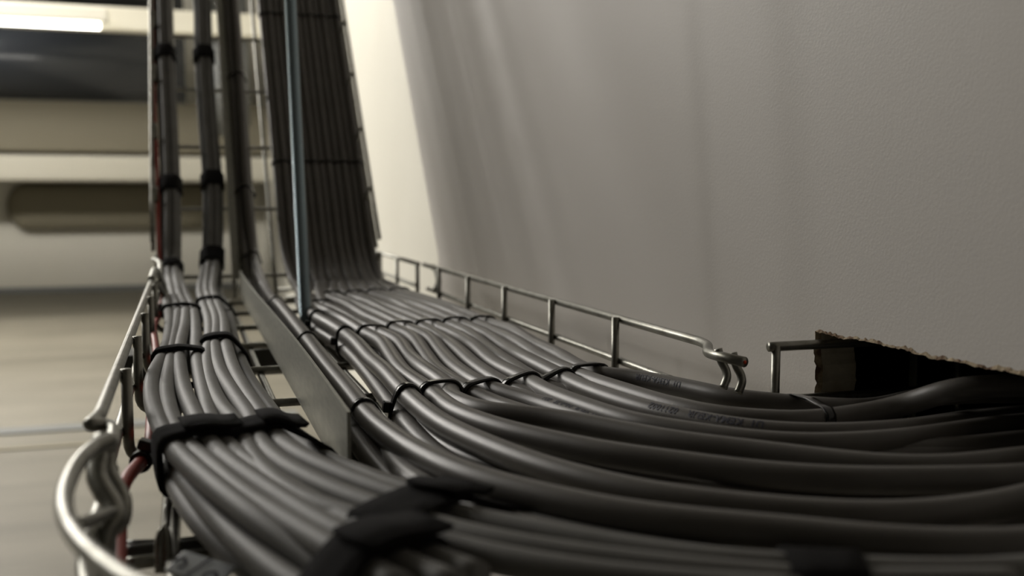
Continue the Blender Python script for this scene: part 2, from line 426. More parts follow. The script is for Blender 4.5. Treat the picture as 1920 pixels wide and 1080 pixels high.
# =================================================================== wire trays
WR = 0.0021; HTOP, HMID, HFL = -0.066, -0.0885, -0.1000
XL, XR = -0.0262, 0.2235
Z = CAMZ
tray = thing('wire_cable_tray', (0.1, 0.65, Z-0.102), 'zinc wire basket tray running level away from the camera along the wall', 'cable tray')
rungsY = [0.405, 0.5, 0.6, 0.7, 0.8, 0.9, 0.99]
for X in (XL, XR):
    if X == XL:
        pts = [(XL, 0.84, Z+HTOP), (XL, 0.327, Z+HTOP), H(166, 797, HTOP), H(196, 796, HTOP-0.001), H(213, 806, HTOP-0.002), P(210, 832, 0.285), P(190, 848, 0.28)]
        tube('side_rail', pts, WR, M['zinc'], tray, sides=14, rounded=0.0045)
        tube('side_wire', [(XL, 0.86, Z+HMID), (XL, 0.33, Z+HMID)], WR, M['zinc'], tray)
    else:
        pts = [(XR, 0.975, Z+HTOP), H(1312, 640, HTOP), P(1328, 648, 0.452), P(1326, 661, 0.437), H(1345, 667, HTOP), H(1396, 679, HTOP-0.0005)]
        o = tube('side_rail', pts, WR+0.0001, M['zinc'], tray, sides=16, rounded=0.004)
        e = H(1396, 679, HTOP-0.0005); d = (e-H(1345, 667, HTOP)).normalized()
        Vq, Fq = tube_geo([e, e+d*0.0004], 0.0008, 10); q = link_mesh('paint_mark', Vq, Fq, M['redpaint'], o); q['label'] = 'red paint dot on the cut rail end'
        tube('side_wire', [(XR, 0.96, Z+HMID), (XR, 0.44, Z+HMID)], WR, M['zinc'], tray)
for X in (-0.008, 0.04, 0.088, 0.136, 0.184):
    tube('floor_wire', [(X, 1.05, Z+HFL-0.0035), (X, 0.325, Z+HFL-0.0035)], WR, M['zinc'], tray)
for i, Y in enumerate(rungsY):
    xi = 0.0036
    pts = [(XL+xi, Y, Z+HTOP+0.0015), (XL+xi, Y, Z+HFL), (XR-xi, Y, Z+HFL), (XR-xi, Y, Z+HTOP+0.0015)]
    if i == 0: pts = pts[:3]
    if i >= 5: pts = [(XL+xi, Y, Z+HFL+0.012)] + pts[1:]
    tube('cross_wire', pts, WR, M['zinc'], tray, rounded=0.008)
# hooked ends of the clip by the cut rail
for (a, b) in ((0, 0), (28, 9)):
    pts = [P(1346+a, 654+b*0.8, 0.425), P(1352+a, 676+b, 0.425), P(1361+a, 694+b, 0.424), P(1363+a, 708+b, 0.423), P(1356+a, 728+b, 0.422)]
    tube('clip_hook', pts, 0.0018, M['zinc'], tray, step=0.001)
pts = [H(812, 500, HTOP), P(820, 512, 0.95), P(822, 530, 0.95), P(814, 548, 0.95)]
tube('clip_hook', pts, 0.0028, M['zinc'], tray, step=0.002)
# following length of tray seen right of the bend
tr2 = thing('wire_cable_tray', (0.2, 1.15, Z-0.102), 'short far length of zinc wire tray beyond the foot of the rising cables', 'cable tray')
tube('side_rail', [(XR, 1.0, Z+HTOP-0.001), (XR, 1.255, Z+HTOP-0.001), (XR, 1.255, Z+HFL)], WR, M['zinc'], tr2, rounded=0.004)
tube('side_wire', [(XR-0.001, 1.0, Z+HMID-0.001), (XR-0.001, 1.25, Z+HMID-0.001)], WR, M['zinc'], tr2)
for Y in (1.09, 1.19):
    tube('cross_wire', [(0.10, Y, Z+HFL-0.006), (XR-0.004, Y, Z+HFL-0.006), (XR-0.004, Y, Z+HTOP)], WR, M['zinc'], tr2, rounded=0.006)
# near curved length of tray
tr3 = thing('wire_cable_tray', (0.0, 0.24, Z-0.102), 'near zinc wire tray bend with a big curved outer rail at lower left', 'cable tray')
tube('side_rail', [P(205, 826, 0.279), P(178, 838, 0.27), P(147, 868, 0.257), P(124, 915, 0.240), P(122, 962, 0.222), P(144, 1008, 0.205), P(188, 1052, 0.190), P(250, 1095, 0.178), P(330, 1130, 0.168)], 0.0021, M['zinc'], tr3, sides=16, step=0.002)
tube('side_wire', [P(208, 880, 0.30), P(196, 930, 0.285), P(172, 1000, 0.26), P(160, 1060, 0.25), P(170, 1130, 0.235)], WR*1.1, M['zinc'], tr3, step=0.002)
tube('clip_wire', [P(192, 822, 0.285), P(184, 862, 0.279), P(182, 895, 0.274), P(196, 925, 0.270), P(212, 950, 0.267), P(214, 975, 0.264), P(200, 998, 0.262), P(196, 1040, 0.262), P(200, 1095, 0.262)], 0.0029, M['zinc'], tr3, step=0.002)
tube('clip_wire', [P(206, 815, 0.290), P(202, 860, 0.287), P(206, 890, 0.283), P(222, 920, 0.279), P(231, 942, 0.276), P(228, 975, 0.273), P(212, 992, 0.270)], 0.0024, M['zinc'], tr3, step=0.002)
tube('clip_wire', [P(146, 985, 0.235), P(165, 978, 0.245), P(190, 968, 0.255), P(215, 960, 0.265)], 0.0017, M['zinc'], tr3, step=0.002)
tube('cross_wire', [P(232, 1040, 0.30), P(300, 1032, 0.303), P(400, 1024, 0.308), P(520, 1010, 0.318), P(700, 990, 0.33)], 0.0028, M['steel_dark'], tr3, step=0.003)
tube('cross_wire', [P(236, 1058, 0.292), P(300, 1050, 0.296), P(400, 1040, 0.30), P(520, 1028, 0.31)], 0.0020, M['zinc'], tr3, step=0.003)
tube('cross_wire', [P(236, 1024, 0.31), P(330, 1020, 0.312), P(420, 1008, 0.318), P(540, 985, 0.33)], 0.0019, M['steel_dark'], tr3, step=0.003)
tube('floor_wire', [(-0.0055, 0.345, Z-0.1035), (-0.0060, 0.30, Z-0.1035), (-0.004, 0.20, Z-0.1035)], WR, M['zinc'], tr3)
tube('wire_loop', [P(300, 1075, 0.288), P(301, 1010, 0.29), P(307, 992, 0.291), P(313, 1010, 0.29), P(314, 1075, 0.288)], 0.0015, M['zinc'], tr3, step=0.002)
tube('floor_wire', [(0.105, 0.42, Z-0.104), (0.115, 0.33, Z-0.104), (0.15, 0.24, Z-0.104), (0.21, 0.20, Z-0.104)], WR, M['zinc'], tr3)
tube('floor_wire', [(0.13, 0.36, Z-0.101), (0.115, 0.28, Z-0.101), (0.10, 0.22, Z-0.101)], WR, M['zinc'], tr3)
# tag on the near tray
tg = thing('label_tag', P(380, 1062, 0.285), 'small white tag with black print among the near tray wires', 'label')
c = P(376, 1068, 0.266); axX = (P(440, 1082, 0.28)-P(330, 1048, 0.286)).normalized(); axN = ((CAM-c).normalized()+Vector((0, 0.25, 1.3))).normalized(); axN = (axN-axX*axN.dot(axX)).normalized(); axY = axN.cross(axX)
box('tag_plate', c, 0.0165, 0.0085, 0.0012, M['label'], tg, bev=0.0004, ax=(axX, axY, axN))
def strip_geo(pts2, wd):
    V = []; Fc = []
    for i, (a, b) in enumerate(pts2):
        p = Vector((a, b)); q = Vector(pts2[min(i+1, len(pts2)-1)])-Vector(pts2[max(i-1, 0)]); n = Vector((-q.y, q.x)).normalized()*wd/2
        for s in (-1, 1): e = p+n*s; V.append(c+axX*e.x+axY*e.y+axN*0.0009)
    for i in range(len(pts2)-1): Fc.append((2*i, 2*i+1, 2*i+3, 2*i+2))
    return V, Fc
for pl in ([(-0.0015, -0.004), (0.0006, 0.004)], [(-0.006+0.0016*math.cos(a), -0.0008+0.0020*math.sin(a)) for a in [math.radians(q) for q in range(-60, 200, 20)]], [(0.0045+0.0018*math.cos(a), -0.0022+0.0020*math.sin(a)) for a in [math.radians(q) for q in range(0, 360, 24)]]):
    Vs, Fs = strip_geo(pl, 0.0009); q = link_mesh('tag_print', Vs, Fs, M['ink'], tg, smooth=False)

# branch tray into the hole
br = thing('wire_cable_tray', (0.25, 0.386, Z-0.105), 'stub of zinc wire tray passing through the hole in the right wall', 'cable tray')
e0 = H(1447, 653, HTOP); YB = 0.3862
tube('side_rail', [(e0.x-0.0005, YB, Z+HTOP+0.0004), (e0.x+0.11, YB, Z+HTOP+0.0004)], 0.0022, M['zinc'], br, sides=16)
tube('cross_wire', [(e0.x+0.0028, YB-0.0006, Z+HTOP+0.001), (e0.x+0.0028, YB-0.0006, Z+HFL), (e0.x+0.0028, 0.20, Z+HFL)], 0.0020, M['zinc'], br, rounded=0.005, sides=16)
tube('side_wire', [(e0.x-0.002, YB, Z+HMID-0.001), (e0.x+0.13, YB, Z+HMID-0.001)], 0.0019, M['zinc'], br, sides=14)
tube('cross_wire', [(e0.x+0.10, YB-0.003, Z+HTOP+0.001), (e0.x+0.10, YB-0.003, Z+HFL), (e0.x+0.10, 0.20, Z+HFL)], WR, M['zinc'], br, rounded=0.005)

# rising tray
def RR(X, s, o): return Vector((X, RB.y, RB.z))+RD*s+RN*o
ris = thing('wire_cable_tray', RR(0.08, 0, 0), 'zinc wire basket tray climbing steeply behind the tied grey cables', 'cable tray')
XL2, XR2 = -0.031, 0.1955
for X in (XL2, XR2):
    tube('side_rail', [RR(X, 0.045, 0.034), RR(X, 1.03, 0.034)], WR, M['zinc'], ris, step=0.05)
    tube('side_wire', [RR(X, 0.05, 0.013), RR(X, 1.03, 0.013)], WR, M['zinc'], ris, step=0.05)
for X in (-0.008, 0.047, 0.088, 0.136, 0.176):
    tube('floor_wire', [RR(X, 0.0, -0.0037), RR(X, 1.03, -0.0037)], WR, M['zinc'], ris, step=0.05)
for k in range(12):
    s = 0.025+k*0.088; xi = 0.0036
    tube('cross_wire', [RR(XL2+xi, s, 0.036), RR(XL2+xi, s, 0), RR(XR2-xi, s, 0), RR(XR2-xi, s, 0.036)], WR, M['zinc'], ris, rounded=0.007)
# clutter of couplers at the left joint
cp_ = thing('tray_coupler', (XL, 0.86, Z-0.09), 'bent zinc coupler wires joining level and rising trays on the left', 'coupler')
tube('coupler_wire', [(XL, 0.84, Z+HTOP+0.002), (XL+0.003, 0.88, Z+HTOP+0.006), (XL+0.008, 0.90, Z+HTOP-0.012), (XL+0.014, 0.89, Z+HTOP-0.03)], 0.0028, M['zinc'], cp_)
tube('coupler_wire', [(XL+0.004, 0.845, Z+HTOP-0.002), (XL+0.008, 0.87, Z+HTOP-0.014), (XL+0.011, 0.86, Z+HTOP-0.028), (XL+0.018, 0.84, Z+HTOP-0.034)], 0.0024, M['zinc'], cp_)
tube('coupler_wire', [(XL+0.001, 0.80, Z+HMID+0.004), (XL+0.004, 0.86, Z+HMID+0.010), (XL+0.004, 0.95, Z+HMID+0.03), (XL2+0.002, 1.01, Z+HMID+0.03)], 0.0022, M['zinc'], cp_)

# divider strips
def divider(name, label, bot, topf, thick=0.0012):
    t = thing(name, bot[0], label, 'divider'); V = []; Fc = []
    for i, (a, b) in enumerate(zip(bot, topf)):
        for q in (a, b):
            for s in (-1, 1): V.append(Vector(q)+Vector((s*thick/2, 0, 0)))
    n = len(bot)
    for i in range(n-1):
        a = i*4; Fc += [(a, a+4, a+6, a+2), (a+1, a+3, a+7, a+5), (a, a+1, a+5, a+4), (a+2, a+6, a+7, a+3)]
    Fc += [(0, 2, 3, 1), (n*4-4, n*4-3, n*4-1, n*4-2)]
    link_mesh('strip', V, Fc, M['sheet'], t, smooth=False)
    Vf = []; Ff = []
    for i, a in enumerate(bot):
        off = Vector((0.012, 0, 0)); u = (Vector(topf[i])-Vector(a)).normalized()*0.0012
        Vf += [Vector(a), Vector(a)+off, Vector(a)+u, Vector(a)+off+u]
    for i in range(n-1):
        a = i*4; Ff += [(a, a+1, a+5, a+4), (a+2, a+6, a+7, a+3), (a+1, a+3, a+7, a+5)]
    f = link_mesh('foot_flange', Vf, Ff, M['sheet'], t, smooth=False)
    return t
HD = -0.0715
ys = [0.335+0.0175*i for i in range(41)]
def wob(y): return 0.0013*math.sin((y-0.33)*9.0)
botl = [(0.0505, y, Z+HFL+0.002) for y in ys]; topl = [(0.0505+wob(y), y, Z+HD) for y in ys]
divider('tray_divider', 'galvanised sheet divider standing on edge between the cable groups of the level tray', botl, topl)
ss = [0.02+0.04*i for i in range(26)]
divider('tray_divider', 'galvanised divider strip climbing the rising tray beside the thick cable', [RR(0.0455, s, 0.002) for s in ss], [RR(0.0440, s, 0.028) for s in ss])
pl = thing('light_strip_edge', RR(0.036, 0.30, 0), 'bright zinc flat strip beside the divider near the top of the rising tray', 'strip')
box('strip', RR(0.033, 0.62, 0.012), 0.0045, 0.0012, 0.62, M['sheet'], pl, ax=(Vector((1, 0, 0)), RN, RD))
# bracket and threaded rod
RODB = P(573, 606, 0.745)
bk = thing('support_bracket', (0.1, 0.745, Z-0.125), 'dark steel channel crossing beneath the level tray under the rod', 'bracket')
V = []; Fc = []
prof = [(-0.02, 0), (-0.02, -0.018), (-0.018, -0.018), (-0.018, -0.002), (0.018, -0.002), (0.018, -0.018), (0.02, -0.018), (0.02, 0)]
for X in (-0.045, 0.25):
    for a, b in prof: V.append((X, 0.745+a, Z-0.1065+b))
for k in range(8): Fc.append((k, (k+1) % 8, (k+1) % 8+8, k+8))
Fc += [tuple(range(8)), tuple(range(8, 16))]
link_mesh('channel', V, Fc, M['steel_dark'], bk, smooth=False)
rd = thing('threaded_rod', RODB, 'blue-grey threaded rod dropping through the cables to the tray', 'rod')
RTOP = P(528, -340, 0.775)
def threaded(a, b, r, pitch):
    d = (b-a); L = d.length; d.normalize(); x = d.cross(Vector((0, 1, 0))).normalized(); y = d.cross(x); V = []; Fc = []; n = int(L/(pitch/2)); sd = 14
    for i in range(n+1):
        for k in range(sd):
            ph = (i*0.5+k/sd) % 1.0; rr = r-0.0007*abs(2*ph-1)
            an = 2*math.pi*k/sd; V.append(a+d*(i*pitch/2)+x*rr*math.cos(an)+y*rr*math.sin(an))
    for i in range(n):
        for k in range(sd): Fc.append((i*sd+k, i*sd+(k+1) % sd, (i+1)*sd+(k+1) % sd, (i+1)*sd+k))
    return V, Fc
rodd = (RTOP-RODB).normalized()
Vr, Fr = threaded(RODB-rodd*0.03, RTOP, 0.0047, 0.0016)
link_mesh('rod_shaft', Vr, Fr, M['rod'], rd, smooth=False)
def hexnut(c, d, r, h, m, parent, name):
    Vn, Fn = tube_geo([c, c+d*h], r, 6); o = link_mesh(name, Vn, Fn, m, parent, smooth=False); bevel(o, 0.0005)
hexnut(RODB-rodd*0.010, rodd, 0.0085, 0.007, M['steel_dark'], rd, 'nut')
Vn, Fn = tube_geo([RODB-rodd*0.0125, RODB-rodd*0.0108], 0.012, 24); link_mesh('washer', Vn, Fn, M['zinc'], rd)

# =================================================================== cables
RC = 0.0045; HU, HLW = -0.0855, -0.0928
L_ = HU
def Hs(pts, h): return [H(x, y, h) for x, y in pts]
def Ts(pts, h, r=RC): return [T(x, y, h, r) for x, y in pts]
def ext(pts, dy=0.0, n=2, up=0.0):
    e = pts[-1]; X1 = max(e.x+0.03, XW+0.005); return pts+[Vector((X1, e.y+dy*0.5, e.z+up*0.5)), Vector((X1+0.07, e.y+dy, e.z+up))]
def lane(bx, i_r, h, off, wob_seed, swap=0):
    """upstream run of one cable: down the rising tray, round the foot, along its lane. returns points far -> near"""
    rr = random.Random(wob_seed)
    xr = 0.0985+i_r*0.0082
    pts = []
    for s in (1.02, 0.80, 0.60, 0.40, 0.25, 0.12, 0.045):
        pts.append(RR(xr+rr.uniform(-0.0004, 0.0004)-0.014*max(0, s-0.5), s, off+(0.0016 if off > 0.01 and int(i_r) % 2 else 0)))
    return pts, rr
ST = [  # (X, Y) of the three tied stations of every bundle: near the foot, middle, nearest
 ((0.088, 0.715), (0.0935, 0.621), (0.0894, 0.418)), ((0.0998, 0.80), (0.1105, 0.630), (0.1053, 0.426)),
 ((0.119, 0.87), (0.132, 0.646), (0.1255, 0.437)), ((0.1385, 0.872), (0.1515, 0.650), (0.1455, 0.438)),
 ((0.160, 0.885), (0.1710, 0.655), (0.1640, 0.442)), ((0.181, 0.89), (0.190, 0.655), (0.1824, 0.449))]
BF = [0.0985+(b*2+0.5)*0.0082 for b in range(6)]      # at the foot
WV = [0.0, 0.0022, 0.0026, 0.0018, 0.0022, 0.0012]
def bundle_x(b, y):
    ks = [(1.04, BF[b])]+[(q[1], q[0]) for q in ST[b]]
    ys_ = [k[0] for k in ks]
    if y >= ys_[0]: return ks[0][1]
    for (y0, x0), (y1, x1) in zip(ks, ks[1:]):
        if y >= y1:
            t = (y0-y)/(y0-y1); t2 = t*t*(3-2*t)
            return x0+(x1-x0)*t2+WV[b]*math.sin(2*math.pi*t)*(1 if y1 < 0.6 else 0.5)
    return ks[-1][1]
# downstream outlines of the twelve upper strands: (bundle, side): points (px, y of upper outline)
DOWN = {
 (0, 0): ([(777, 737), (833, 777), (903, 810), (980, 840), (1053, 863), (1153, 888), (1260, 908), (1380, 922), (1480, 931), (1600, 938), (1700, 938), (1780, 932), (1897, 915), (1960, 898)], HU),
 (0, 1): ([(800, 790), (860, 830), (960, 862), (1100, 888), (1260, 905), (1413, 912), (1600, 916), (1900, 905)], HLW-0.001),
 (1, 0): ([(807, 728), (853, 753), (903, 773), (953, 788), (1037, 807), (1153, 829), (1260, 843), (1413, 862), (1580, 873), (1780, 873), (1920, 869)], HU),
 (1, 1): ([(838, 727), (862, 736), (890, 748), (925, 755), (970, 758), (1020, 763), (1087, 774), (1187, 792), (1270, 807), (1380, 820), (1513, 836), (1620, 848), (1720, 853), (1800, 850), (1920, 837)], HU+0.0008),
 (2, 0): ([(880, 721), (920, 738), (970, 754), (1040, 776), (1123, 796), (1207, 815), (1300, 826), (1400, 832), (1500, 836), (1650, 836), (1800, 829), (1920, 817)], HLW+0.002),
 (2, 1): ([(912, 712), (950, 722), (1000, 737), (1053, 754), (1100, 768), (1165, 786), (1230, 801), (1320, 815), (1430, 824), (1560, 826), (1700, 822), (1800, 818), (1920, 806)], HU-0.0035),
 (3, 0): ([(958, 712), (1000, 728), (1050, 748), (1110, 766), (1180, 782), (1290, 799), (1380, 809), (1480, 815), (1600, 812), (1750, 800), (1900, 780)], HLW+0.002),
 (3, 1): ([(990, 706), (1020, 716), (1060, 732), (1100, 746), (1150, 762), (1200, 775), (1270, 786), (1352, 798), (1420, 806), (1480, 811), (1560, 811), (1640, 807), (1720, 800), (1800, 789), (1880, 778)], HU),
 (4, 0): ([(1027, 700), (1060, 716), (1102, 735), (1140, 748), (1186, 762), (1227, 772), (1290, 783), (1373, 792), (1440, 797), (1540, 798), (1640, 792), (1740, 780), (1850, 764)], HLW+0.001),
 (4, 1): ([(1053, 696), (1082, 706), (1123, 722), (1165, 736), (1207, 748), (1248, 758), (1311, 770), (1373, 781), (1440, 789), (1520, 793), (1613, 791), (1700, 785), (1780, 777), (1860, 765)], HU),
 (5, 0): ([(1088, 695), (1120, 702), (1144, 709), (1186, 722), (1248, 740), (1311, 754), (1373, 763), (1440, 768), (1500, 770), (1563, 769), (1613, 762), (1680, 744), (1730, 727), (1785, 708)], HU),
 (5, 1): ([(1110, 689), (1150, 689), (1186, 692), (1248, 703), (1311, 715), (1373, 728), (1440, 740), (1500, 747), (1560, 749), (1620, 746), (1680, 735), (1740, 722), (1800, 705)], HU),
}
ORD = ['first', 'second', 'third', 'fourth', 'fifth', 'sixth']
for b in range(6):
    top_paths = []
    for sd in (0, 1):
        dpts, h = DOWN[(b, sd)]; i_r = b*2+sd
        pts, rr = lane(0, i_r, h, 0.0145, b*10+sd)
        side = -1 if sd == 0 else 1
        mid = []
        r1y, r2y, r3y = (q[1] for q in ST[b])
        for (yy, loose) in ((1.02, 0), (1.0, 0), ((1.0+r1y)/2, 1), (r1y, 0), (r1y*0.66+r2y*0.34, 1), (r1y*0.34+r2y*0.66, 1), (r2y, 0), (r2y*0.75+r3y*0.25, 1), (r2y*0.5+r3y*0.5, 1), (r2y*0.25+r3y*0.75, 1), (r3y, 0)):
            cx = bundle_x(b, yy); dz = 0.0; sp_ = 0.0045+loose*0.0004
            if yy < r2y-0.02: dz = (h-HU)*0.5*(r2y-yy)/(r2y-r3y)
            if b == 0:                      # the first bundle is stacked, not side by side
                sp_ = 0.0012 if sd == 0 else 0.0032; dz = 0.0012 if sd == 0 else -0.0068
            mid.append(Vector((cx+side*sp_, yy, Z+HU+dz+loose*(rr.uniform(-0.0004, 0.0016)))))
        near = Ts(dpts, h)
        if (b, sd) == (5, 0):
            for q, up in ((-3, 0.002), (-2, 0.006), (-1, 0.012)):
                pass
        near = [p for p in near if p.y < ST[b][2][1]-0.012]
        if b == 5:   # the two cables nearest the wall lift towards the hole
            base = Ts(dpts, h)
            near = [p for p in base if p.y < ST[b][2][1]-0.012]
            lift = {0: [(1680, 744, -0.0835), (1730, 727, -0.0785), (1785, 708, -0.0725)], 1: [(1620, 748, -0.0875), (1680, 738, -0.0875), (1740, 724, -0.086)]}[sd]
            near = [p for p in near if p.x < (0.235)]
            near = near[:-1]+[T(x, y, hh, RC) for x, y, hh in lift]
            e = near[-1]; ende = [e+Vector((0.03, -0.012, 0.002)), e+Vector((0.09, -0.03, 0.0))]
            pts = pts+mid+near+ende
        else:
            pts = pts+mid+ext(near, 0.0)
        lab = f'thick grey cable, {"left" if sd == 0 else "right"} upper strand of the {ORD[b]} tied bundle from the divider'
        cable(('C', b, sd), pts, RC, M['cable'], lab, group='thick grey cables right of the divider')
    # lower strand, in the valley below the two
    pts, rr = lane(0, [1.5, 3.5, 5.5, 7.5, 9.3, 10.9][b], HLW, 0.0065, b*10+5)
    mid = [Vector((BF[b]+[0.0082, 0.0082, 0.0082, 0.0080, 0.0066, 0.0036][b], 1.02, Z+HLW))]+[Vector((bundle_x(b, yy)-((0.0042 if yy < 0.45 else 0.0012) if b == 0 else 0), yy, Z+HLW-0.0004)) for yy in (0.94, ST[b][0][1], (ST[b][0][1]+ST[b][1][1])/2, ST[b][1][1], ST[b][1][1]*0.5+ST[b][2][1]*0.5, ST[b][2][1])]
    lab = f'thick grey cable lying underneath in the {ORD[b]} tied bundle from the divider'
    LOW = {0: [(768, 775), (805, 822), (855, 857), (930, 884), (1040, 908), (1180, 928), (1400, 948), (1600, 960), (1900, 952)],
           1: [(845, 765), (900, 800), (980, 832), (1100, 862), (1260, 880), (1413, 893), (1600, 898), (1900, 890)]}
    if b in LOW:
        near = [q for q in Ts(LOW[b], -0.0945) if q.y < ST[b][2][1]-0.015]+[Vector((XW+0.03, Ts([LOW[b][-1]], -0.0945)[0].y, Z-0.0945)), Vector((XW+0.09, Ts([LOW[b][-1]], -0.0945)[0].y, Z-0.0945))]
    else:
        pa, pb = CABLES[('C', b, 0)][0], CABLES[('C', b, 1)][0]; near = []
        for p in [p for p in pa if p.y < ST[b][2][1]-0.02][::6]:
            if p.x > XW+0.06: break
            k = min(range(len(pb)), key=lambda q: abs(pb[q].x-p.x)+(0 if pb[q].y < 0.45 else 9)); q = pb[k]
            near.append(Vector(((p.x+q.x)/2, min((p.y+q.y)/2, p.y+0.006)-0.001, Z-0.0965)))
    cable(('C', b, 2), pts+mid+near, RC, M['cable'], lab, group='thick grey cables right of the divider', sm=12)

# cables directly right of the divider
RC1 = 0.0047
r1 = [R(412, -330, 0.012), R(433, -60, 0.012), R(440, 20, 0.012), R(449, 150, 0.012), R(458, 300, 0.012), R(466, 400, 0.012), R(474, 470, 0.012)]
c1 = r1+Hs([(500, 545), (528, 577), (560, 617), (618, 693), (655, 737)], -0.0845)+Ts([(697, 766), (740, 800), (787, 828), (835, 851), (887, 871), (987, 898), (1120, 927), (1260, 947), (1480, 967), (1680, 986), (1800, 990), (1920, 989)], -0.0845, RC1)
cable('D1', ext(c1), RC1, M['cable'], 'thick grey cable on top directly right of the sheet divider', group='cables beside the divider')
mid2 = [Vector((0.0615, y, Z-0.0925)) for y in (1.02, 0.9, 0.75, 0.6, 0.48, 0.40)]
cable('D2', [RR(0.058, s, 0.0065) for s in (1.0, 0.8, 0.5, 0.25, 0.06)]+mid2+[Vector((0.061, 0.355, Z-0.093)), Vector((0.0635, 0.32, Z-0.0945))]+Hs([(745, 925), (830, 968), (980, 1012), (1200, 1050)], -0.0945)+[Vector((0.30, 0.19, Z-0.0955))], 0.0045, M['cable'], 'dark grey cable hugging the near end of the sheet divider, diving under the others', group='cables beside the divider', sm=8)
cable('D3', [RR(0.068, s, 0.0065) for s in (1.0, 0.8, 0.5, 0.25, 0.06)]+[Vector((0.0705, y, Z-0.0930)) for y in (1.02, 0.9, 0.75, 0.6, 0.48, 0.42, 0.375)]+Ts([(752, 858), (806, 896), (889, 934), (1000, 969), (1071, 991), (1182, 1010), (1293, 1034), (1432, 1047), (1600, 1051), (1760, 1050), (1920, 1042)], -0.0900, 0.0044)+[Vector((0.28, 0.185, Z-0.09))], 0.0044, M['cable'], 'grey cable emerging beneath the divider cable, sweeping right along the bottom of the tray', group='cables beside the divider', sm=7)

# slim cables left of the divider: two strapped bundles
RA = 0.0036
def riserA(cx_list, key_off, base):
    pts = []
    for (px, py) in cx_list:
        p = R(px, py, 0.0115); pts.append(p+Vector((key_off[0], 0, 0))+RN*key_off[1])
    return pts
hexo = [(-0.0068, -0.001), (-0.0026, 0.0052), (0.0038, 0.0054), (0.0070, -0.0002), (-0.0038, -0.0062), (0.0004, -0.0012), (0.0036, -0.0064)]
CA = [(296, -330), (303, -60), (306, 10), (309, 105), (314, 210), (319, 340), (320, 430), (320, 500)]
CB = [(364, -330), (375, -60), (379, 10), (382, 105), (388, 210), (398, 340), (399, 430), (397, 490)]
A = {
 0: ('leftmost', [(308, 540), (314, 575), (318, 596), (316, 636), (306, 668), (288, 704), (285, 745), (299, 792), (320, 833), (350, 868), (417, 925), (491, 982), (545, 1023), (640, 1095)], -0.084),
 1: ('second from left', [(322, 545), (333, 577), (331, 610), (324, 645), (318, 690), (312, 735), (325, 795), (350, 838), (380, 862), (459, 929), (540, 982), (640, 1042), (760, 1108)], -0.084),
 2: ('middle', [(335, 545), (347, 578), (346, 610), (337, 650), (337, 690), (346, 735), (368, 785), (392, 832), (420, 862), (540, 946), (620, 995), (720, 1045), (860, 1105)], -0.0835),
 3: ('rightmost', [(346, 545), (362, 580), (367, 620), (368, 660), (374, 700), (384, 745), (398, 795), (424, 835), (456, 864), (560, 930), (660, 985), (760, 1030), (900, 1085)], -0.0845),
 4: ('lower left', [(316, 545), (326, 582), (332, 640), (322, 690), (303, 748), (302, 805), (316, 865), (338, 922), (376, 980), (440, 1044), (520, 1110)], -0.0930),
 5: ('inner', [(332, 545), (345, 585), (352, 640), (340, 700), (325, 765), (322, 825), (340, 885), (385, 946), (458, 1025), (540, 1090), (620, 1140)], -0.0895),
 6: ('lower right', [(345, 548), (360, 590), (372, 640), (378, 700), (392, 770), (408, 830), (446, 885), (530, 955), (640, 1025), (780, 1095)], -0.0925),
}
B = {
 0: ('leftmost', [(375, 538), (378, 562), (391, 600), (393, 636), (389, 671), (395, 720), (416, 765), (450, 804), (470, 852), (510, 900), (570, 940), (660, 975), (760, 1003), (860, 1032), (1000, 1062), (1200, 1090), (1500, 1112)], -0.084),
 1: ('second from left', [(387, 538), (392, 562), (405, 600), (404, 636), (403, 656), (414, 700), (444, 748), (470, 786), (490, 835), (530, 874), (600, 912), (680, 946), (775, 978), (880, 1008), (1000, 1033), (1200, 1062), (1400, 1083), (1600, 1095), (1900, 1095)], -0.0835),
 2: ('right-hand', [(399, 538), (404, 562), (418, 600), (422, 640), (426, 658), (438, 695), (463, 741), (490, 780), (518, 823), (560, 857), (621, 887), (700, 919), (785, 948), (880, 975), (1000, 1000), (1130, 1025), (1300, 1051), (1450, 1064), (1600, 1072), (1920, 1072)], -0.0835),
 3: ('far right', [(411, 538), (417, 562), (430, 595), (437, 632), (446, 664), (467, 712), (498, 758), (524, 792), (556, 828), (620, 868), (700, 900), (800, 935), (900, 962), (1020, 992), (1180, 1025), (1340, 1050), (1500, 1066)], -0.0905),
 4: ('lower left', [(380, 540), (384, 568), (396, 612), (398, 660), (402, 710), (425, 765), (458, 815), (492, 870), (552, 922), (640, 965), (760, 1005), (900, 1045), (1100, 1080)], -0.0925),
 5: ('inner', [(394, 540), (400, 568), (410, 610), (412, 655), (424, 710), (452, 765), (484, 815), (528, 868), (600, 915), (700, 955), (820, 990), (960, 1025), (1150, 1060)], -0.0915),
}
for nm, src, CC, dct in (('A', 'outer', CA, A), ('B', 'inner', CB, B)):
    for k, (wd, px, h) in dct.items():
        rp = riserA(CC, hexo[k], None)
        hp = [H(x, y, h+(0.0018 if h > -0.088 else 0)-(0.0060*max(0, (y-960)/120) if nm == 'A' and k in (0, 4) else 0)) for x, y in px]
        lab = (f'slim light grey cable, {wd} strand of the bundle by the left rail' if nm == 'A' else
               f'slim light grey cable, {wd} strand of the bundle by the divider')
        if nm == 'B' and k in (2,): hp = hp+[Vector((0.30, 0.185, Z+h))]
        cable((nm, k), rp+hp, RA, M['cable2'], lab, group='slim cables of the bundle by the left rail' if nm == 'A' else 'slim cables of the bundle next to the divider', sm=3)
